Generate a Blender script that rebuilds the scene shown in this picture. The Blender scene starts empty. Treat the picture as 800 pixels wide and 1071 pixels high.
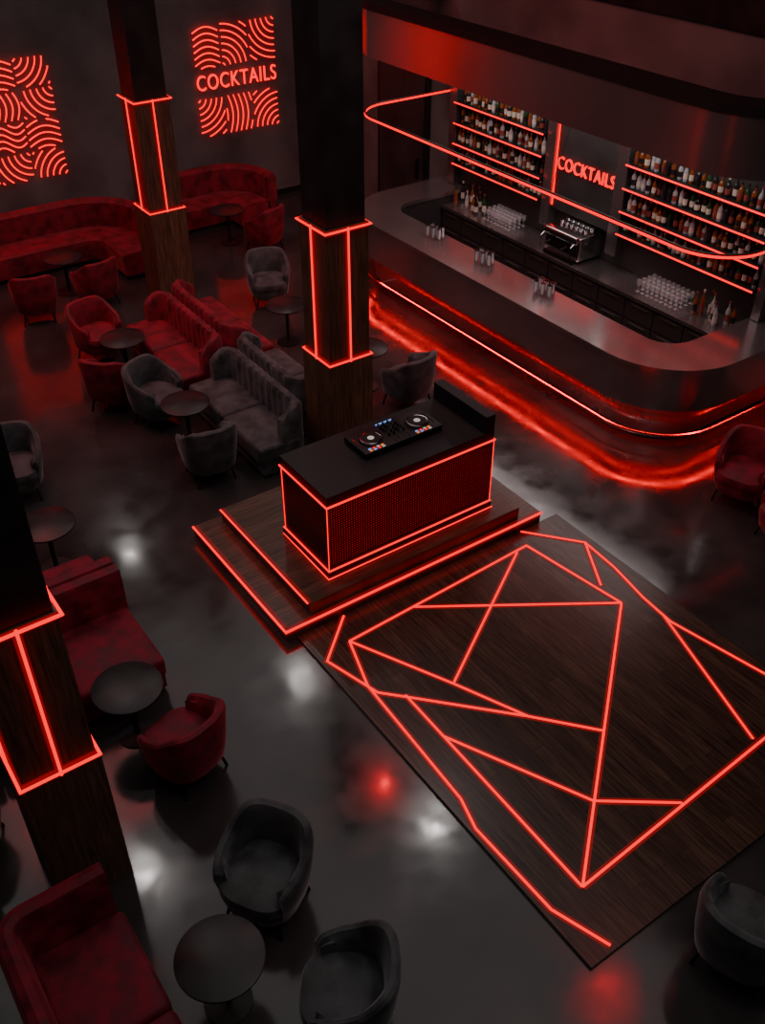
import bpy, bmesh, math, random
from mathutils import Vector, Matrix
random.seed(7)
SC=bpy.context.scene
R=math.radians

# ------------------------------------------------------------------ materials
def new_mat(name):
    m=bpy.data.materials.new(name); m.use_nodes=True
    nt=m.node_tree; b=nt.nodes['Principled BSDF']
    return m,nt,b
def simple(name,col,rough=.5,metal=0.0,**kw):
    m,nt,b=new_mat(name)
    b.inputs['Base Color'].default_value=(*col,1)
    b.inputs['Roughness'].default_value=rough
    b.inputs['Metallic'].default_value=metal
    for k,v in kw.items():
        b.inputs[k.replace('_',' ')].default_value=v
    return m
def emis(name,col,st,base=None):
    m,nt,b=new_mat(name)
    b.inputs['Base Color'].default_value=(*(base or (.1,0,0)),1)
    b.inputs['Emission Color'].default_value=(*col,1)
    b.inputs['Emission Strength'].default_value=st
    b.inputs['Roughness'].default_value=.4
    return m
def noise_mat(name,c1,c2,scale,r1,r2,metal=0,detail=6,stretch=(1,1,1),bump=0,rscale=None,coord='Object',lo=.35,hi=.65,sheen=0,sheencol=(1,1,1),bumpscale=None,ior=None):
    m,nt,b=new_mat(name); N=nt.nodes; Lk=nt.links
    tc=N.new('ShaderNodeTexCoord'); mp=N.new('ShaderNodeMapping'); mp.inputs['Scale'].default_value=stretch
    Lk.new(tc.outputs[coord],mp.inputs[0])
    n=N.new('ShaderNodeTexNoise'); n.inputs['Scale'].default_value=scale; n.inputs['Detail'].default_value=detail
    Lk.new(mp.outputs[0],n.inputs['Vector'])
    cr=N.new('ShaderNodeValToRGB'); cr.color_ramp.elements[0].position=lo; cr.color_ramp.elements[1].position=hi
    cr.color_ramp.elements[0].color=(*c1,1); cr.color_ramp.elements[1].color=(*c2,1)
    Lk.new(n.outputs['Fac'],cr.inputs[0]); Lk.new(cr.outputs[0],b.inputs['Base Color'])
    n2=N.new('ShaderNodeTexNoise'); n2.inputs['Scale'].default_value=rscale or scale; n2.inputs['Detail'].default_value=detail
    Lk.new(mp.outputs[0],n2.inputs['Vector'])
    mr=N.new('ShaderNodeMapRange'); mr.inputs['From Min'].default_value=.35; mr.inputs['From Max'].default_value=.65
    mr.inputs['To Min'].default_value=r1; mr.inputs['To Max'].default_value=r2
    Lk.new(n2.outputs['Fac'],mr.inputs[0]); Lk.new(mr.outputs[0],b.inputs['Roughness'])
    b.inputs['Metallic'].default_value=metal
    if ior: b.inputs['IOR'].default_value=ior
    if sheen:
        b.inputs['Sheen Weight'].default_value=sheen; b.inputs['Sheen Tint'].default_value=(*sheencol,1); b.inputs['Sheen Roughness'].default_value=.35
    if bump:
        bp=N.new('ShaderNodeBump'); bp.inputs['Strength'].default_value=bump; bp.inputs['Distance'].default_value=.01
        n3=N.new('ShaderNodeTexNoise'); n3.inputs['Scale'].default_value=bumpscale or scale*2; n3.inputs['Detail'].default_value=4
        Lk.new(mp.outputs[0],n3.inputs['Vector'])
        Lk.new(n3.outputs['Fac'],bp.inputs['Height']); Lk.new(bp.outputs[0],b.inputs['Normal'])
    return m
def wood_mat(name,axis,c1,c2,pw=.12,pl=1.3,rough=.4,gap=.4):
    m,nt,b=new_mat(name); N=nt.nodes; Lk=nt.links
    tc=N.new('ShaderNodeTexCoord'); sx=N.new('ShaderNodeSeparateXYZ'); Lk.new(tc.outputs['Object'],sx.inputs[0])
    cb=N.new('ShaderNodeCombineXYZ')
    def add(a,bb):
        q=N.new('ShaderNodeMath'); q.operation='ADD'; Lk.new(a,q.inputs[0]); Lk.new(bb,q.inputs[1]); return q.outputs[0]
    if axis=='y': Lk.new(sx.outputs['Y'],cb.inputs['X']); Lk.new(sx.outputs['X'],cb.inputs['Y'])
    elif axis=='x': Lk.new(sx.outputs['X'],cb.inputs['X']); Lk.new(sx.outputs['Y'],cb.inputs['Y'])
    else: Lk.new(sx.outputs['Z'],cb.inputs['X']); Lk.new(add(sx.outputs['X'],sx.outputs['Y']),cb.inputs['Y'])
    br=N.new('ShaderNodeTexBrick'); br.offset=.37
    br.inputs['Scale'].default_value=1; br.inputs['Brick Width'].default_value=pl; br.inputs['Row Height'].default_value=pw
    br.inputs['Mortar Size'].default_value=.003; br.inputs['Mortar Smooth'].default_value=.2; br.inputs['Bias'].default_value=0
    br.inputs['Color1'].default_value=(*c1,1); br.inputs['Color2'].default_value=(*c2,1); br.inputs['Mortar'].default_value=tuple(x*gap for x in c1)+(1,)
    Lk.new(cb.outputs[0],br.inputs['Vector'])
    mp=N.new('ShaderNodeMapping'); mp.inputs['Scale'].default_value=(2.0,26,26); Lk.new(cb.outputs[0],mp.inputs[0])
    n=N.new('ShaderNodeTexNoise'); n.inputs['Scale'].default_value=1.5; n.inputs['Detail'].default_value=6; Lk.new(mp.outputs[0],n.inputs['Vector'])
    mr=N.new('ShaderNodeMapRange'); mr.inputs['From Min'].default_value=.3; mr.inputs['From Max'].default_value=.7; mr.inputs['To Min'].default_value=.45; mr.inputs['To Max'].default_value=1.5
    Lk.new(n.outputs['Fac'],mr.inputs[0])
    mx=N.new('ShaderNodeMix'); mx.data_type='RGBA'; mx.blend_type='MULTIPLY'; mx.inputs['Factor'].default_value=1
    Lk.new(br.outputs['Color'],mx.inputs[6]); Lk.new(mr.outputs[0],mx.inputs[7]); Lk.new(mx.outputs[2],b.inputs['Base Color'])
    b.inputs['Roughness'].default_value=rough
    bp=N.new('ShaderNodeBump'); bp.inputs['Strength'].default_value=.15; bp.inputs['Distance'].default_value=.004
    Lk.new(n.outputs['Fac'],bp.inputs['Height']); Lk.new(bp.outputs[0],b.inputs['Normal'])
    return m

NEONC=(1.0,.0,.004)
M={}
M['neon']=emis('neon_red',NEONC,2.1)
M['halo']=emis('neon_halo_strip',(1,0,.002),.16,(.08,.02,.02))  # dim emissive red imitating the glow halo around the neon tubes
M['neon_soft']=emis('neon_red_soft',NEONC,1.5)
M['neon_sign']=emis('neon_sign_red',NEONC,2.3)
M['led_under']=emis('led_underglow',(1,0,.003),30.0)
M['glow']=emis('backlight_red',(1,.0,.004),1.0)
M['floor']=noise_mat('polished_concrete',(.030,.027,.027),(.062,.057,.056),.9,.09,.20,detail=8,bump=.04,rscale=3.0,bumpscale=3.5,ior=1.7)
M['wall']=noise_mat('plaster_wall',(.10,.094,.093),(.20,.187,.184),.9,.6,.85,detail=9,bump=.2,bumpscale=6)
M['wall_dark']=noise_mat('dark_wall_panel',(.03,.027,.027),(.055,.05,.049),1.5,.45,.65)
M['ceil']=simple('ceiling_black',(.012,.012,.012),.9)
M['black']=simple('matte_black',(.010,.010,.011),.5)
M['blackmetal']=simple('black_metal',(.06,.06,.061),.3,.9)
M['colup']=noise_mat('column_dark_cladding',(.012,.010,.010),(.022,.019,.018),3,.45,.6)
M['wood_col']=wood_mat('walnut_cladding','z',(.18,.098,.055),(.125,.068,.040),pw=.14,pl=3.0,rough=.45)
M['wood_cold']=wood_mat('walnut_cladding_dark','z',(.14,.077,.048),(.10,.055,.035),pw=.14,pl=3.0,rough=.45)
M['wood_floor']=wood_mat('walnut_planks','y',(.095,.052,.035),(.050,.029,.021),pw=.13,pl=1.4,rough=.27)
M['wood_plat']=wood_mat('walnut_platform','x',(.13,.073,.050),(.085,.049,.034),pw=.13,pl=1.6,rough=.32)
M['red']=noise_mat('red_velvet',(.11,.003,.013),(.30,.012,.036),6,.6,.85,detail=5,bump=.35,sheen=.6,sheencol=(.9,.2,.25),bumpscale=9)
M['grey']=noise_mat('grey_velvet',(.038,.042,.045),(.11,.118,.125),6,.6,.85,detail=5,bump=.35,sheen=.5,sheencol=(.7,.75,.8),bumpscale=9)
M['metal']=noise_mat('brushed_steel',(.52,.51,.51),(.60,.58,.58),.8,.17,.25,metal=.90,detail=3)
M['metal_dark']=noise_mat('brushed_dark_steel',(.36,.35,.35),(.45,.43,.43),1.4,.22,.3,metal=.9,detail=5)
M['chrome']=simple('chrome',(.7,.7,.72),.15,1)
M['table']=noise_mat('table_top_dark',(.018,.017,.018),(.032,.03,.03),6,.3,.42)
M['cab']=simple('cabinet_charcoal',(.06,.058,.06),.4,.3)
M['glass']=simple('clear_glass',(.75,.78,.8),.05,0,Alpha=.25)
M['b_amber']=simple('bottle_amber',(.22,.06,.014),.1)
M['b_green']=simple('bottle_green',(.015,.06,.02),.1)
M['b_dark']=simple('bottle_dark',(.02,.015,.018),.1)
M['b_clear']=simple('bottle_clear',(.38,.39,.41),.08)
M['label']=simple('bottle_label',(.6,.55,.46),.6)
M['cap']=simple('bottle_cap',(.25,.05,.04),.4)
M['white']=emis('lamp_white',(1,.95,.9),8.0,(.5,.5,.5))
M['lamp_red']=emis('lamp_red',(1,.0,.004),4.0)
M['screen']=emis('controller_light_blue',(.2,.4,1),1.0)
M['ledw']=emis('controller_light_white',(1,.9,.8),.5)
M['ledo']=emis('controller_light_orange',(1,.25,.03),1.0)

# ------------------------------------------------------------------ mesh builder
class MB:
    def __init__(s,*mats):
        s.bm=bmesh.new(); s.mats=list(mats)
    def mi(s,m):
        if m not in s.mats: s.mats.append(m)
        return s.mats.index(m)
    def face(s,vs,mi):
        try:
            f=s.bm.faces.new(vs); f.material_index=mi; return f
        except ValueError: return None
    def box(s,x0,x1,y0,y1,z0,z1,m,T=None):
        k=s.mi(m)
        P=[(x0,y0,z0),(x1,y0,z0),(x1,y1,z0),(x0,y1,z0),(x0,y0,z1),(x1,y0,z1),(x1,y1,z1),(x0,y1,z1)]
        v=[s.bm.verts.new(T@Vector(p) if T else p) for p in P]
        for q in ((3,2,1,0),(4,5,6,7),(0,1,5,4),(1,2,6,5),(2,3,7,6),(3,0,4,7)): s.face([v[i] for i in q],k)
    def rbox(s,x0,x1,y0,y1,z0,z1,m,r=.03,seg=3,T=None,puff=0):
        k=s.mi(m); b=bmesh.new(); bmesh.ops.create_cube(b,size=1)
        for v in b.verts: v.co=Vector(((x0+x1)/2+v.co.x*(x1-x0),(y0+y1)/2+v.co.y*(y1-y0),(z0+z1)/2+v.co.z*(z1-z0)))
        bmesh.ops.bevel(b,geom=b.edges[:],offset=r,segments=seg,profile=.5,affect='EDGES')
        if puff:
            bmesh.ops.subdivide_edges(b,edges=[e for e in b.edges if e.calc_length()>r*2],cuts=3,use_grid_fill=True)
            cx,cy=(x0+x1)/2,(y0+y1)/2
            for v in b.verts:
                if v.co.z>(z0+z1)/2:
                    fx=1-min(1,abs(v.co.x-cx)/((x1-x0)/2))**2; fy=1-min(1,abs(v.co.y-cy)/((y1-y0)/2))**2
                    v.co.z+=puff*max(0,fx*fy)**.5
        mp={}
        for v in b.verts: mp[v]=s.bm.verts.new(T@v.co if T else v.co)
        for f in b.faces: s.face([mp[v] for v in f.verts],k)
        b.free()
    def rings(s,rs,m,cap0=True,cap1=True,closed=True):
        k=s.mi(m); V=[[s.bm.verts.new(p) for p in r] for r in rs]; n=len(V[0])
        for a,b in zip(V[:-1],V[1:]):
            for i in range(n if closed else n-1):
                j=(i+1)%n; s.face([a[i],a[j],b[j],b[i]],k)
        if cap0: s.face(list(reversed(V[0])),k)
        if cap1: s.face(V[-1],k)
        return V
    def lathe(s,cx,cy,prof,m,seg=24,T=None,cap=True):
        rs=[]
        for r,z in prof:
            rs.append([(T@Vector((cx+r*math.cos(2*math.pi*i/seg),cy+r*math.sin(2*math.pi*i/seg),z)) if T else (cx+r*math.cos(2*math.pi*i/seg),cy+r*math.sin(2*math.pi*i/seg),z)) for i in range(seg)])
        s.rings(rs,m,cap,cap)
    def tube(s,pts,r,m,closed=False,seg=6):
        P=[Vector(p) for p in pts]; n=len(P); rs=[]
        for i in range(n):
            if closed: a=(P[i]-P[i-1]).normalized(); b=(P[(i+1)%n]-P[i]).normalized()
            else:
                a=(P[i]-P[i-1]).normalized() if i>0 else (P[1]-P[0]).normalized()
                b=(P[i+1]-P[i]).normalized() if i<n-1 else a
            t=(a+b)
            t=t.normalized() if t.length>1e-4 else b
            ref=Vector((0,0,1)) if abs(t.z)<.9 else Vector((1,0,0))
            u=t.cross(ref).normalized(); w=u.cross(t).normalized()
            ca=max(.35,t.dot(b)); 
            rs.append([P[i]+u*(r/ca if abs(t.z)<.9 else r)*math.cos(2*math.pi*k/seg)+w*r*math.sin(2*math.pi*k/seg) for k in range(seg)])
        if closed: rs.append(rs[0]); s.rings(rs,m,False,False)
        else: s.rings(rs,m)
    def sweep(s,path,secf,m,cap=True,closed=False):
        P=[Vector(p) for p in path]; n=len(P); L=0; rs=[]
        for i in range(n):
            if closed:
                a=(P[i]-P[i-1]).normalized(); b=(P[(i+1)%n]-P[i]).normalized()
            else:
                a=(P[i]-P[i-1]).normalized() if i>0 else (P[1]-P[0]).normalized()
                b=(P[i+1]-P[i]).normalized() if i<n-1 else a
            if i>0: L+=(P[i]-P[i-1]).length
            t=(a+b).normalized(); nn=Vector((-t.y,t.x)); ca=max(.4,t.dot(b))
            rs.append([(P[i].x+nn.x*q/ca,P[i].y+nn.y*q/ca,z) for q,z in secf(i,L)])
        if closed: rs.append(rs[0]); s.rings(rs,m,False,False)
        else: s.rings(rs,m,cap,cap)
    def prism(s,poly,z0,z1,m,mtop=None):
        k=s.mi(m); kt=s.mi(mtop or m)
        a=[s.bm.verts.new((x,y,z0)) for x,y in poly]; b=[s.bm.verts.new((x,y,z1)) for x,y in poly]; n=len(poly)
        for i in range(n):
            j=(i+1)%n; s.face([a[i],a[j],b[j],b[i]],k)
        s.face(list(reversed(a)),k); s.face(b,kt)
    def obj(s,name,loc=(0,0,0),rz=0,smooth=True,parent=None):
        me=bpy.data.meshes.new(name)
        bmesh.ops.remove_doubles(s.bm,verts=s.bm.verts[:],dist=1e-5)
        bmesh.ops.recalc_face_normals(s.bm,faces=s.bm.faces[:])
        s.bm.to_mesh(me); s.bm.free()
        for m in s.mats: me.materials.append(M[m])
        if smooth:
            me.polygons.foreach_set('use_smooth',[True]*len(me.polygons)); me.set_sharp_from_angle(angle=R(38))
        o=bpy.data.objects.new(name,me); SC.collection.objects.link(o)
        o.location=loc; o.rotation_euler=(0,0,rz)
        if parent: o.parent=parent
        return o
def inst(src,name,loc,rz=0):
    o=bpy.data.objects.new(name,src.data); SC.collection.objects.link(o); o.location=loc; o.rotation_euler=(0,0,rz); return o
def rpath(pts,rad,seg=8,closed=False):
    P=[Vector(p) for p in pts]; out=[]; n=len(P)
    for i in range(n):
        if not closed and i in (0,n-1): out.append(tuple(P[i])); continue
        a=(P[i-1]-P[i]); b=(P[(i+1)%n]-P[i]); r=rad[i] if isinstance(rad,(list,tuple)) else rad
        if r<=0: out.append(tuple(P[i])); continue
        p0=P[i]+a.normalized()*r; p1=P[i]+b.normalized()*r
        c=p0+p1-P[i]
        for k in range(seg+1):
            t=k/seg*math.pi/2
            q=c+(P[i]-p1)*math.cos(t)+(P[i]-p0)*math.sin(t); out.append((q.x,q.y))
    return out
def resample(path,d):
    P=[Vector(p) for p in path]; out=[tuple(P[0])]
    for a,b in zip(P[:-1],P[1:]):
        n=max(1,int(round((b-a).length/d)))
        for k in range(1,n+1): out.append(tuple(a.lerp(b,k/n)))
    return out
def smooth01(x): x=max(0,min(1,x)); return x*x*(3-2*x)

# ------------------------------------------------------------------ room
b=MB('floor'); b.box(-4,10.6,-4,16.85,-.1,0,'floor'); b.obj('floor',smooth=False)
b=MB('wall'); b.box(-4,10.8,16.85,17.05,0,7.6,'wall'); b.obj('wall_back',smooth=False)
b=MB('wall'); b.box(10.6,10.8,-4,16.85,0,7.6,'wall'); b.obj('wall_right',smooth=False)
b=MB('wall_dark'); b.box(-4.2,-4,-4,17.05,0,7.6,'wall_dark'); b.obj('wall_left',smooth=False)
b=MB('wall_dark'); b.box(-4,10.8,-4.2,-4,0,7.6,'wall_dark'); b.obj('wall_front',smooth=False)
b=MB('ceil'); b.box(-4.2,10.8,-4.2,17.05,7.6,7.7,'ceil'); b.obj('ceiling',smooth=False)
b=MB('black'); b.box(-4,10.58,16.82,16.85,0,.1,'black'); b.obj('baseboard_back',smooth=False)
b=MB('colup'); b.box(10.55,10.597,5.5,16.8,4.3,7.6,'colup'); b.obj('wall_shade_sheet_1',smooth=False)  # dark sheet added so the upper wall stays in shade despite the wash

b=MB('wall_dark','black','blackmetal')
b.box(10.54,10.595,13.7,15.2,0,2.8,'black'); b.box(10.51,10.54,13.8,15.1,.0,2.7,'wall_dark')
b.box(10.46,10.51,13.9,13.93,.9,1.25,'blackmetal')
b.obj('door_1',smooth=False)

# ------------------------------------------------------------------ columns
def column(x0,x1,y0,y1,zt,zb):
    b=MB('colup','wood_col','wood_cold','neon','halo')
    cx,cy=(x0+x1)/2,(y0+y1)/2; hw=(x1-x0)/2
    b.box(cx-.24,cx+.24,cy-.24,cy+.24,zt,7.6,'colup')
    b.box(x0+.01,x1-.01,y0+.01,y1-.01,zb,zt,'wood_cold')
    b.box(x0-.015,x1+.015,y0-.015,y1+.015,0,zb,'wood_col')
    r=.012; g=.012; c=.03
    for z in (zt-.02,zb+.02):
        b.tube([(x0-g,y0-g,z),(x1+g,y0-g,z),(x1+g,y1+g,z),(x0-g,y1+g,z)],r,'neon',closed=True)
    for z0,z1 in ((zt-.06,zt-.001),(zb+.001,zb+.06)):
        b.box(x0+.006,x1-.006,y0+.006,y1-.006,z0,z1,'halo')  # imitated glow bands beside the neon rings
    b.box(cx-c,cx+c,y0+.006,y1-.006,zb+.06,zt-.06,'halo'); b.box(x0+.006,x1-.006,cy-c,cy+c,zb+.06,zt-.06,'halo')
    b.tube([(cx,y0-g,zb),(cx,y0-g,zt)],r,'neon'); b.tube([(cx,y1+g,zb),(cx,y1+g,zt)],r,'neon')
    b.tube([(x0-g,cy,zb),(x0-g,cy,zt)],r,'neon'); b.tube([(x1+g,cy,zb),(x1+g,cy,zt)],r,'neon')
    b.obj('neon_column')
column(5.06,5.61,8.25,8.80,2.97,1.4)
column(5.35,5.90,13.70,14.25,3.02,1.4)
column(.33,.86,4.62,5.15,2.75,1.4)

# ------------------------------------------------------------------ neon wall art (blocks of parallel curved tubes)
def art(x0,x1,blocks,y,nm,tex=None,textz=None,cols=3):
    b=MB('neon_sign','wall_dark')
    T=(x1-x0)/cols; SP=.105; rr=.0145; g=.018
    for (z0,z1,layout) in blocks:
        rows=len(layout); H=(z1-z0)/rows
        for j in range(rows):
            for i in range(cols):
                kind=layout[rows-1-j][i]; ax=x0+i*T; az=z0+j*H
                def inside(px,pz): return ax+g<=px<=ax+T-g and az+g<=pz<=az+H-g
                curves=[]
                if kind in 'abcd':
                    cxn,czn={'a':(0,0),'b':(1,0),'c':(1,1),'d':(0,1)}[kind]
                    cc=(ax+cxn*T,az+czn*H)
                    for k in range(10):
                        rad=SP*(k+.6)
                        curves.append([(cc[0]+(1 if cxn==0 else -1)*rad*math.cos(q/48*math.pi/2),cc[1]+(1 if czn==0 else -1)*rad*math.sin(q/48*math.pi/2)) for q in range(49)])
                elif kind in 'hH':
                    sg=1 if kind=='h' else -1
                    for k in range(-2,12): curves.append([(ax+T*q/32,az+SP*(k+.5)+sg*.10*math.sin(math.pi*q/32)) for q in range(33)])
                elif kind in 'sS':
                    sg=1 if kind=='s' else -1
                    for k in range(-2,12): curves.append([(ax+T*q/32,az+SP*(k+.5)+sg*.07*math.sin(2*math.pi*q/32)) for q in range(33)])
                else:
                    for k in range(-2,12): curves.append([(ax+SP*(k+.5)+.08*math.sin(math.pi*q/32),az+H*q/32) for q in range(33)])
                for c in curves:
                    run=[]
                    for p in c+[(1e9,0)]:
                        if p[0]<1e8 and inside(*p): run.append((p[0],y,p[1]))
                        else:
                            if len(run)>2: b.tube(run,rr,'neon_sign',seg=5)
                            run=[]
    if tex:
        addtext(b,tex,Matrix.Translation(((x0+x1)/2,y,textz))@Matrix.Rotation(R(90),4,'X'),(x1-x0)*.97,'neon_sign')
    b.obj(nm)
def addtext(b,txt,T,width,mat,ext=.012):
    c=bpy.data.curves.new('t','FONT'); c.body=txt; c.size=1; c.align_x='CENTER'; c.align_y='CENTER'; c.offset=.004; c.space_character=1.1
    o=bpy.data.objects.new('t',c); SC.collection.objects.link(o)
    bpy.context.view_layer.update()
    me=bpy.data.meshes.new_from_object(o.evaluated_get(bpy.context.evaluated_depsgraph_get()))
    xs=[v.co.x for v in me.vertices]; w=max(xs)-min(xs); s=width/w; k=b.mi(mat)
    for e in (ext,-ext):
        vs=[b.bm.verts.new(T@Vector((v.co.x*s,v.co.y*s*1.3,e))) for v in me.vertices]
        for p in me.polygons: b.face([vs[i] for i in (p.vertices if e>0 else reversed(p.vertices))],k)
    bpy.data.objects.remove(o)
art(7.75,9.40,[(2.5,3.22,['hac']),(1.34,2.03,['dvb'])],16.81,'neon_cocktails_sign','COCKTAILS',2.265)
art(3.50,5.23,[(1.2,3.12,['shd','bvc','ash','hcb'])],16.81,'neon_wall_art')

# ------------------------------------------------------------------ platform + dj booth
b=MB('wood_plat','neon','halo')
b.box(3.11,6.40,6.06,8.05,0,.15,'wood_plat'); b.box(3.42,6.12,6.12,7.97,.15,.30,'wood_plat')
b.tube([(3.10,8.05,.145),(3.10,6.05,.145),(6.41,6.05,.145)],.014,'neon')
b.tube([(3.41,7.97,.295),(3.41,6.14,.295)],.012,'neon')
b.box(3.111,3.15,6.09,8.05,.15,.152,'halo'); b.box(3.111,6.40,6.061,6.10,.15,.152,'halo'); b.box(3.421,3.455,6.14,7.97,.30,.302,'halo')  # imitated glow along the platform neon
b.box(3.106,3.11,6.06,8.05,.09,.14,'halo'); b.box(3.11,6.4,6.056,6.06,.09,.14,'halo')
b.obj('dj_platform',smooth=False)

b=MB('black','glow','blackmetal','neon')
X0,X1,Y0,Y1=3.78,5.84,6.32,7.20
b.box(X0+.03,X1-.03,Y0+.03,Y1-.03,.38,1.18,'black')
b.box(X0+.02,X1-.02,Y0+.02,Y0+.03,.42,1.16,'glow'); b.box(X0+.02,X0+.03,Y0+.03,Y1-.03,.42,1.16,'glow')
b.box(X0-.02,X1+.02,Y0-.02,Y1,.303,.38,'black'); b.box(X0,X1,Y0,Y1,1.18,1.30,'black')
x=X0
while x<X1:
    b.box(x,x+.014,Y0,Y0+.012,.38,1.18,'blackmetal'); x+=.029
y=Y0
while y<Y1:
    b.box(X0,X0+.012,y,y+.014,.38,1.18,'blackmetal'); y+=.029
z=.38
while z<1.18:
    b.box(X0,X1,Y0+.001,Y0+.011,z,z+.013,'blackmetal'); b.box(X0+.001,X0+.011,Y0,Y1,z,z+.013,'blackmetal'); z+=.029
for z in (.40,1.19):
    b.tube([(X0-.01,Y1,z),(X0-.01,Y0-.01,z),(X1+.01,Y0-.01,z),(X1+.01,Y1,z)],.011,'neon')
b.tube([(X0-.02,Y1,.32),(X0-.03,Y0-.03,.32),(X1+.03,Y0-.03,.32)],.008,'neon')
for p in ((X0-.005,Y0-.005),(X1+.005,Y0-.005),(X0-.005,Y1-.03)):
    b.tube([(p[0],p[1],.4),(p[0],p[1],1.19)],.006,'neon')
b.box(X1-.12,X1,Y0,Y1,1.30,1.50,'black')
b.obj('dj_booth',smooth=False)
b=MB('blackmetal','chrome','ledw','ledo','screen','black','neon_soft')
b.rbox(-.48,.48,-.2,.2,0,.07,'black',r=.012,seg=2)
for cx in (-.29,.29):
    b.lathe(cx,-.01,[(.125,.07),(.125,.085),(.118,.092),(.05,.093),(.02,.093)],'blackmetal')
    b.lathe(cx,-.01,[(.112,.0935),(.104,.0955),(.02,.0955)],'chrome'); b.lathe(cx,-.01,[(.096,.096),(.03,.0965)],'black')
    b.lathe(cx,-.01,[(.036,.097),(.028,.098)],'ledw',seg=12)
    for i in range(4):
        for j in range(2):
            b.box(cx-.12+i*.05,cx-.09+i*.05,-.185+j*.03,-.17+j*.03,.07,.078,['ledo','screen','neon_soft','ledw'][(i+j)%4] )
    b.box(cx+.15*(1 if cx>0 else -1)-.004,cx+.15*(1 if cx>0 else -1)+.004,-.1,.1,.07,.074,'chrome')
for i in range(4):
    for j in range(5): b.lathe(-.09+i*.06,.15-j*.05,[(.014,.07),(.012,.1)],'chrome' if (i+j)%3==0 else 'blackmetal',seg=8)
    b.box(-.093+i*.06,-.087+i*.06,-.18,-.1,.07,.074,'chrome')
b.box(-.1,.1,.175,.187,.07,.08,'screen')
b.obj('dj_controller',(4.92,6.83,1.301),0)

# ------------------------------------------------------------------ dance floor
b=MB('wood_floor','neon','halo')
b.box(3.22,6.64,2.02,6.045,0,.03,'wood_floor')
NL=[
 [(3.75,6.03),(3.28,5.60),(3.45,5.0),(3.66,4.78),(4.39,4.00),(4.82,3.50)],
 [(3.60,5.70),(5.98,5.81),(6.16,4.57)],
 [(3.61,2.51),(3.64,4.83)],
 [(3.60,5.70),(3.42,5.12),(3.35,3.66),(3.27,3.37),(3.28,2.95),(3.29,2.51),(3.45,2.06)],
 [(3.60,5.70),(4.09,4.68),(4.39,4.0)],
 [(3.63,4.26),(4.23,3.02),(4.81,2.59)],
 [(4.40,5.73),(6.16,4.57)],
 [(5.82,5.78),(4.10,4.70)],
 [(6.09,6.03),(6.54,5.48),(6.50,5.0),(6.40,4.50),(6.36,4.1),(6.55,3.10)],
 [(6.54,5.48),(6.18,4.88)],
 [(6.37,4.20),(5.83,2.68)],
 [(6.16,4.57),(3.61,2.51)],
 [(3.61,2.51),(5.94,2.63),(6.6,2.66)]]
for n_,pl in enumerate(NL):
    b.tube([(x,y,.031) for x,y in pl],.0125,'neon')
    zc=.0305+n_*.00008
    b.sweep(pl,lambda i,s:[(-.034,zc),(-.034,zc+.0006),(.034,zc+.0006),(.034,zc)],'halo')  # wide dim strip painted as the halo of each floor line
b.obj('dance_floor',smooth=False)

# ------------------------------------------------------------------ bar
def offs(d,dy0=0,r=None):
    rr=1.05-d
    return rpath([(10.58,13.15-d),(8.25+d,13.15-d),(8.25+d,6.0+d),(10.58,6.0+d)],[0,max(.15,rr),max(.15,rr),0],seg=18)
out=offs(0)
b=MB('metal_dark','metal','black','led_under','chrome','cab')
b.sweep(out,lambda i,s:[(0,.58),(0,1.08),(-.015,1.09),(-.015,1.15),(.66,1.15),(.66,1.09),(.08,1.07),(.08,.58)],'metal')
low=offs(.25)
b.sweep(low,lambda i,s:[(0,.10),(0,1.07),(.06,1.07),(.06,.10)],'metal_dark')
b.sweep(offs(.31),lambda i,s:[(0,0),(0,.10),(.05,.10),(.05,0)],'black')
b.sweep(offs(.30),lambda i,s:[(.30,0),(.30,1.08),(.34,1.08),(.34,0)],'cab')
b.tube([(x,y,.585) for x,y in offs(.115)],.020,'led_under')
rail=offs(.10)
b.tube([(x,y,.17) for x,y in rail],.022,'chrome',seg=8)
for (x,y) in [(8.35,12.0),(8.35,10.8),(8.35,9.6),(8.35,8.4),(8.35,7.3)]:
    b.tube([(x,y,.17),(x+.17,y,.17)],.012,'chrome')
b.obj('bar_counter')
b=MB('metal_dark','cab','black','blackmetal')
b.box(9.98,10.59,6.75,12.45,.08,.92,'cab'); b.box(9.93,10.59,6.70,12.48,.92,.97,'metal_dark'); b.box(10.03,10.59,6.75,12.45,0,.08,'black')
y=6.78
while y<12.4:
    b.box(9.955,9.98,y,y+.5,.12,.6,'cab'); b.box(9.955,9.98,y,y+.5,.63,.88,'cab')
    b.box(9.94,9.955,y+.1,y+.4,.56,.575,'metal_dark'); b.box(9.94,9.955,y+.1,y+.4,.84,.855,'metal_dark'); y+=.52
b.obj('back_bar_cabinet',smooth=False)
b=MB('wall_dark','metal_dark','neon','black','neon_sign')
b.box(10.52,10.59,6.68,12.46,.975,1.16,'wall_dark'); b.box(10.52,10.59,6.5,12.9,1.16,3.37,'wall_dark')
for (y0,y1) in ((12.72,12.90),(10.42,10.60),(9.0,9.2),(6.5,6.62)):
    b.box(10.36,10.52,y0,y1,1.16,3.37,'metal_dark')
SH=[(10.62,12.70),(6.64,8.98)]
ZS=[1.52,1.84,2.16,2.48]
for (y0,y1) in SH:
    for z in ZS:
        b.box(10.30,10.52,y0,y1,z,z+.025,'black'); b.tube([(10.29,y0,z+.01),(10.29,y1,z+.01)],.013,'neon')
b.box(10.42,10.52,9.2,10.42,1.45,3.0,'wall_dark')
b.tube([(10.40,10.40,1.5),(10.40,10.40,2.75)],.014,'neon')
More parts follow.
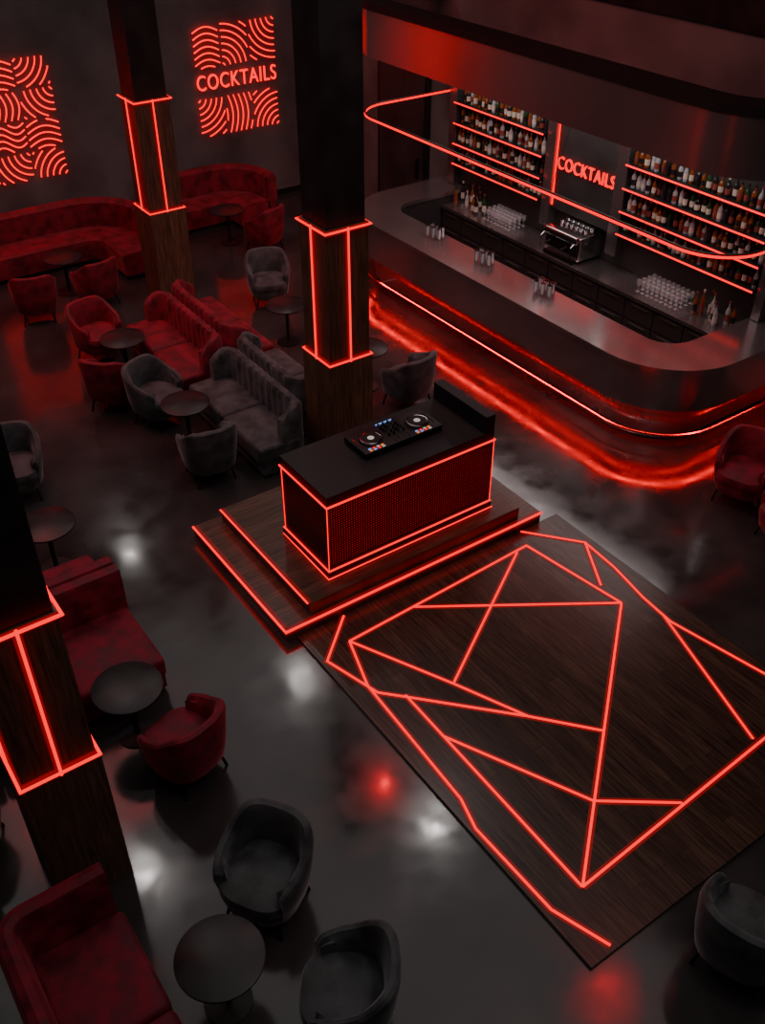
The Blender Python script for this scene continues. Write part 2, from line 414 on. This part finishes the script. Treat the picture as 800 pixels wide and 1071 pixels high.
addtext(b,'COCKTAILS',Matrix.Translation((10.395,9.79,2.14))@Matrix.Rotation(R(-90),4,'Z')@Matrix.Rotation(R(90),4,'X'),1.14,'neon_sign')
b.obj('bottle_shelf',smooth=False)
def bottle(b,x,y,z,h=None,r=None):
    h=h or random.uniform(.22,.275); r=r or random.uniform(.030,.037)
    m=random.choice(['b_amber','b_green','b_dark','b_dark','b_clear','b_amber','b_clear'])
    b.lathe(x,y,[(r*.9,z),(r,z+.01),(r,z+h*.58),(r*.75,z+h*.67),(r*.33,z+h*.76),(r*.33,z+h*.92)],m,seg=8)
    b.lathe(x,y,[(r*.4,z+h*.9),(r*.4,z+h)],random.choice(['cap','black','label']),seg=6)
    b.lathe(x,y,[(r*1.03,z+h*.15),(r*1.03,z+h*.45)],random.choice(['label','label','cap','b_dark']),seg=8)
b=MB('b_amber','b_green','b_dark','b_clear','label','cap','black')
for (y0,y1) in SH:
    for z in ZS:
        y=y0+.06
        while y<y1-.05:
            bottle(b,10.40+random.uniform(-.02,.02),y,z+.026); y+=random.uniform(.08,.105)
for y0,n in ((11.75,10),(6.85,8)):
    for i in range(n): bottle(b,10.12+random.uniform(0,.28),y0+i*.075,.971,h=random.uniform(.28,.36))
b.obj('liquor_bottles')
b=MB('glass')
for y0,ny in ((11.0,8),(7.6,9)):
    for i in range(ny):
        for j in range(4):
            x=10.12+j*.1; y=y0+i*.085
            b.lathe(x,y,[(.03,.971),(.032,.975),(.005,.98),(.005,1.04),(.028,1.07),(.034,1.10),(.03,1.14)],'glass',seg=8)
b.obj('wine_glasses')
b=MB('chrome','blackmetal','black','ledw')
b.rbox(-.24,.24,-.36,.36,.04,.40,'chrome',r=.03); b.box(-.30,-.2,-.30,.30,.0,.06,'blackmetal'); b.box(-.25,-.235,-.3,.3,.12,.30,'black')
b.rbox(-.30,-.1,-.34,.34,.30,.42,'chrome',r=.03)
for y in (-.17,.17):
    b.lathe(-.27,y,[(.035,.22),(.035,.30)],'blackmetal',seg=12); b.tube([(-.27,y,.24),(-.42,y,.22)],.014,'black')
for y in (-.31,.31): b.tube([(-.3,y,.32),(-.36,y,.28),(-.36,y,.12)],.007,'chrome')
for i in range(6):
    for j in range(2): b.lathe(-.02+j*.12,-.26+i*.1,[(.03,.40),(.04,.46)],'chrome',seg=10)
for p in ((-.2,-.3),(-.2,.3),(.2,-.3),(.2,.3)): b.lathe(p[0],p[1],[(.02,0),(.02,.05)],'black',seg=8)
b.obj('espresso_machine',(10.27,9.75,.971))
def shakers(y):
    b=MB('chrome','metal')
    for dx,dy in ((0,0),(.09,.03),(-.02,.11),(.1,.14),(.03,-.1),(.12,-.07)):
        b.lathe(dx,dy,[(.028,0),(.034,.06),(.04,.15),(.036,.15),(.03,.05)],'chrome',seg=14)
    b.obj('cocktail_shakers',(8.70,y,1.151))
for y in (11.1,9.95,8.7): shakers(y)
can=rpath([(10.58,13.6),(8.62,13.6),(8.62,5.65),(10.58,5.65)],[0,1.05,1.05,0],seg=18)
b=MB('metal','black','blackmetal','wall_dark')
b.sweep(can,lambda i,s:[(0,3.38),(0,4.00),(.05,4.00),(.05,3.38)],'metal')
b.sweep(can,lambda i,s:[(-.015,4.0),(-.015,4.10),(.34,4.10),(.34,4.0)],'black')
b.prism(rpath([(10.58,13.4),(8.8,13.4),(8.8,5.85),(10.58,5.85)],[0,.9,.9,0],seg=18),3.40,3.45,'wall_dark')
b.obj('bar_canopy')
ring=rpath([(10.59,12.95),(8.45,12.95),(8.45,5.87),(10.59,5.87)],[0,.62,.62,0],seg=12)
b=MB('neon','blackmetal')
b.tube([(x,y,2.6) for x,y in ring],.017,'neon',seg=8); b.tube([(x,y,2.63) for x,y in ring],.012,'black',seg=6)
for p in ((8.70,10.5),(8.70,8.5),(8.7,11.8),(8.7,7.0)): b.tube([(8.45,p[1],2.64),(8.68,p[1],3.40)],.003,'blackmetal',seg=4)
b.obj('neon_ring_light')

# ------------------------------------------------------------------ furniture
def chair_mesh(mat,name):
    b=MB(mat,'black'); path=[]; phis=[]
    n=44
    for i in range(n+1):
        ph=R(-128+256*i/n); e=2/2.6
        sx,cy=math.sin(ph),math.cos(ph)
        path.append((.325*math.copysign(abs(sx)**e,sx),.325*math.copysign(abs(cy)**e,cy))); phis.append(abs(ph))
    def sec(i,s):
        d=smooth01((phis[i]-R(35))/R(85)); h=.80-.22*d
        end=smooth01((phis[i]-R(118))/R(10)); h-=.05*end
        return [(-.075,.17),(-.03,.22),(.0,.40),(.03-.015*d,h-.05),(.022-.015*d,h-.015),(-.005,h),(-.035,h-.008),(-.055,h-.045),(-.075,.55),(-.085,.36),(-.09,.20)]
    b.sweep(path,sec,mat)
    def se(sc,z,oy=0):
        return [((.325*sc)*math.copysign(abs(math.cos(t))**(2/3),math.cos(t)),oy+(.325*sc)*math.copysign(abs(math.sin(t))**(2/3),math.sin(t))-.02,z) for t in [2*math.pi*k/36 for k in range(36)]]
    b.rings([se(.72,.16),se(.80,.19),se(.86,.30)],mat)
    b.rings([se(.80,.29),se(.88,.32),se(.90,.38),se(.86,.42),se(.70,.445),se(.35,.455)],mat)
    for sx in (-1,1):
        for sy in (-1,1):
            b.tube([(sx*.19,sy*.18,.2),(sx*.23,sy*.22,0.0)],.014,'black',seg=8)
    o=b.obj(name); return o
def place(kind,x,y,dx,dy):
    rz=math.atan2(dy,dx)+math.pi/2
    if kind not in proto:
        o=chair_mesh(kind,kind+'_armchair'); proto[kind]=o; o.location=(x,y,0); o.rotation_euler=(0,0,rz); return o
    return inst(proto[kind],kind+'_armchair',(x,y,0),rz)
proto={}
for a in [('grey',1.60,3.78,-.8,-.5),('grey',1.62,2.72,-.7,.5),('grey',4.12,1.50,.9,.3),('grey',3.82,10.50,.4,-.8),('grey',3.80,9.02,.1,1),
          ('grey',1.80,9.95,-.3,-1),('grey',6.72,12.70,-.4,-1),('grey',6.70,9.0,-.2,1),
          ('red',1.66,5.24,-.3,1),('red',3.55,14.25,.3,1),('red',4.50,14.22,-.2,1),('red',3.85,12.55,.2,-1),('red',7.72,14.62,-.4,1),
          ('red',8.60,5.08,-.9,-.3),('red',8.35,4.25,-.8,.3),('red',3.50,11.20,.6,.6),('red',-.12,5.50,.9,-.5)]:
    place(*a)
def table_mesh():
    b=MB('table','blackmetal')
    b.lathe(0,0,[(.29,.575),(.30,.58),(.30,.597),(.295,.60)],'table',seg=48)
    b.lathe(0,0,[(.03,.015),(.025,.03),(.025,.56),(.06,.575)],'black',seg=20)
    b.lathe(0,0,[(.17,0),(.17,.012),(.05,.022)],'black',seg=36)
    return b.obj('round_table')
t0=None
for (x,y) in [(4.27,14.90),(7.36,15.24),(3.95,11.80),(6.30,11.41),(3.90,9.77),(6.50,9.68),(1.67,8.42),(1.46,5.85),(1.01,3.30)]:
    if t0 is None: t0=table_mesh(); t0.location=(x,y,0)
    else: inst(t0,'round_table',(x,y,0))

def sofa(W,D,mat,name,loc,rz,nc=2,h=.84,wing=.30,flute=.014,fw=.15):
    b=MB(mat,'black'); t=.075
    pth=rpath([(-W/2+t,D/2-t-wing),(-W/2+t,D/2-t),(W/2-t,D/2-t),(W/2-t,D/2-t-wing)],[0,.16,.16,0],seg=8) if wing else [(-W/2,D/2-t),(W/2,D/2-t)]
    pth=resample(pth,.025)
    def sec(i,s):
        y=pth[i][1]; hh=h-.14*smooth01((D/2-t-.1-y)/.25) if wing else h
        f=flute*(1-abs(math.cos(math.pi*s/fw)))-flute
        return [(t-.01,.06),(t+f,.2),(t+f,hh-.06),(t*.7+f,hh-.015),(0,hh),(-t*.7-f,hh-.015),(-t-f,hh-.06),(-t-f-.01,.36),(-t,.06)]
    b.sweep(pth,sec,mat)
    b.box(-W/2+.02,W/2-.02,-D/2+.05,D/2-.1,.05,.24,mat); b.box(-W/2+.06,W/2-.06,-D/2+.1,D/2-.06,0,.06,'black')
    w=W/nc
    for i in range(nc):
        b.rbox(-W/2+i*w+.004,-W/2+(i+1)*w-.004,-D/2,D/2-2*t+.02,.22,.43,mat,r=.045,seg=4,puff=.02)
    return b.obj(name,loc,rz)
sofa(1.9,.70,'grey','grey_channel_sofa',(4.58,9.48,0),R(-90),flute=.022)
sofa(1.9,.70,'red','red_channel_sofa',(4.58,11.52,0),R(-90),flute=.022)
sofa(1.6,.70,'grey','grey_channel_sofa',(5.36,9.85,0),R(90),flute=.022)
sofa(1.9,.70,'red','red_channel_sofa',(5.36,11.70,0),R(90),flute=.022)
sofa(2.4,1.0,'red','red_velvet_sofa',(.72,6.62,0),0,nc=3,h=.88,wing=0,flute=0)
sofa(2.4,.80,'red','red_velvet_sofa',(.72,7.54,0),R(180),nc=3,h=.86,wing=0,flute=0)
b=MB('red','black')
pth=resample(rpath([(-.10,1.6),(-.10,4.18),(.60,4.18)],[0,.15,0],seg=8),.05)
b.sweep(pth,lambda i,s:[(.08,.05),(.08,.80),(.05,.86),(0,.88),(-.05,.86),(-.08,.80),(-.09,.36),(-.08,.05)],'red')
b.box(0,.60,1.6,4.1,.05,.24,'red'); b.box(0,.56,1.66,4.1,0,.05,'black')
for i in range(3): b.rbox(-.03,.64,4.1-(i+1)*.83+.005,4.1-i*.83-.005,.22,.44,'red',r=.045,seg=4,puff=.02)
b.obj('red_corner_sofa')
def banq(path,rad,name,f=.018):
    b=MB('red','black'); P=resample(rpath(path,rad,seg=12),.04)
    def bk(i,s):
        g=f*(1-abs(math.cos(math.pi*s/.2)))
        return [(.12,.05),(.12,.84),(.08,.90),(0.02,.90),(-.05-g,.84),(-.07-g,.40),(-.05,.05)]
    b.sweep(P,bk,'red')
    b.sweep(P,lambda i,s:[(-.04,.08),(-.04,.42),(-.10,.45),(-.60,.45),(-.66,.42),(-.67,.36),(-.64,.08)],'red')
    b.sweep(P,lambda i,s:[(.08,0),(.08,.08),(-.58,.08),(-.58,0)],'black')
    b.obj(name)
banq([(1.2,16.40),(5.85,16.40),(5.85,14.75)],[0,.95,0],'red_curved_banquette')
banq([(6.35,16.62),(8.45,16.62),(8.45,15.6)],[0,.75,0],'red_curved_banquette')

# ------------------------------------------------------------------ lights
def lamp(x,y,col,e,name,size=125,rad=.05,mat='white'):
    b=MB('black',mat)
    b.lathe(0,0,[(.09,0),(.10,.02),(.10,.22),(.06,.25)],'black',seg=20); b.tube([(0,0,.24),(0,0,.95)],.012,'black')
    b.lathe(0,0,[(.085,-.006),(.09,-.002)],mat,seg=20)
    o=b.obj(name,(x,y,6.65))
    l=bpy.data.lights.new('spot_bulb','SPOT'); l.energy=e; l.color=col; l.spot_size=R(size); l.spot_blend=.6; l.shadow_soft_size=rad
    lo=bpy.data.objects.new('spot_bulb',l); SC.collection.objects.link(lo); lo.parent=o; lo.location=(0,0,-.03)
for (x,y) in [(5.87,11.0),(6.02,7.13),(4.75,16.2),(1.86,9.0),(1.6,13.0),(8.0,14.5),(3.6,1.4)]:
    lamp(x,y,(1,.93,.89),42,'ceiling_spotlight')
for (x,y) in [(5.75,8.2),(6.29,3.6)]:
    lamp(x,y,(1,.0,.01),30,'ceiling_spotlight',mat='lamp_red')
def area(x,y,z,sx,sy,e,col,name,rot=(0,0,0),spread=None):
    l=bpy.data.lights.new(name,'AREA'); l.shape='RECTANGLE'; l.size=sx; l.size_y=sy; l.energy=e; l.color=col
    if spread: l.spread=R(spread)
    o=bpy.data.objects.new(name,l); SC.collection.objects.link(o); o.location=(x,y,z); o.rotation_euler=rot; return o
area(3.5,7,7.55,9,16,180,(1,.92,.90),'added_ceiling_fill')  # added neutral fill, stands for no fixture
area(9.6,9.6,3.35,.8,6.0,50,(1,.86,.83),'added_bar_fill')  # added fill that brightens the counter and bottles
area(6.4,10.5,7.4,2,8,85,(1,.0,.008),'added_red_wash',(0,R(-30),0),spread=110)  # added red ambient over the bar, not a fixture
area(2.0,13,7.5,3,5,60,(1,.0,.008),'added_red_wash',spread=90)  # same added red ambient, over the lounge

w=bpy.data.worlds.new('w'); SC.world=w; w.use_nodes=True; w.node_tree.nodes['Background'].inputs[0].default_value=(.01,.01,.012,1)

cam=bpy.data.cameras.new('camera'); cam.sensor_fit='HORIZONTAL'; cam.sensor_width=36; cam.lens=36*1020/800
co=bpy.data.objects.new('camera',cam); SC.collection.objects.link(co)
co.location=(0,0,6.8); co.rotation_euler=(R(90-37.6),0,R(-35)); SC.camera=co
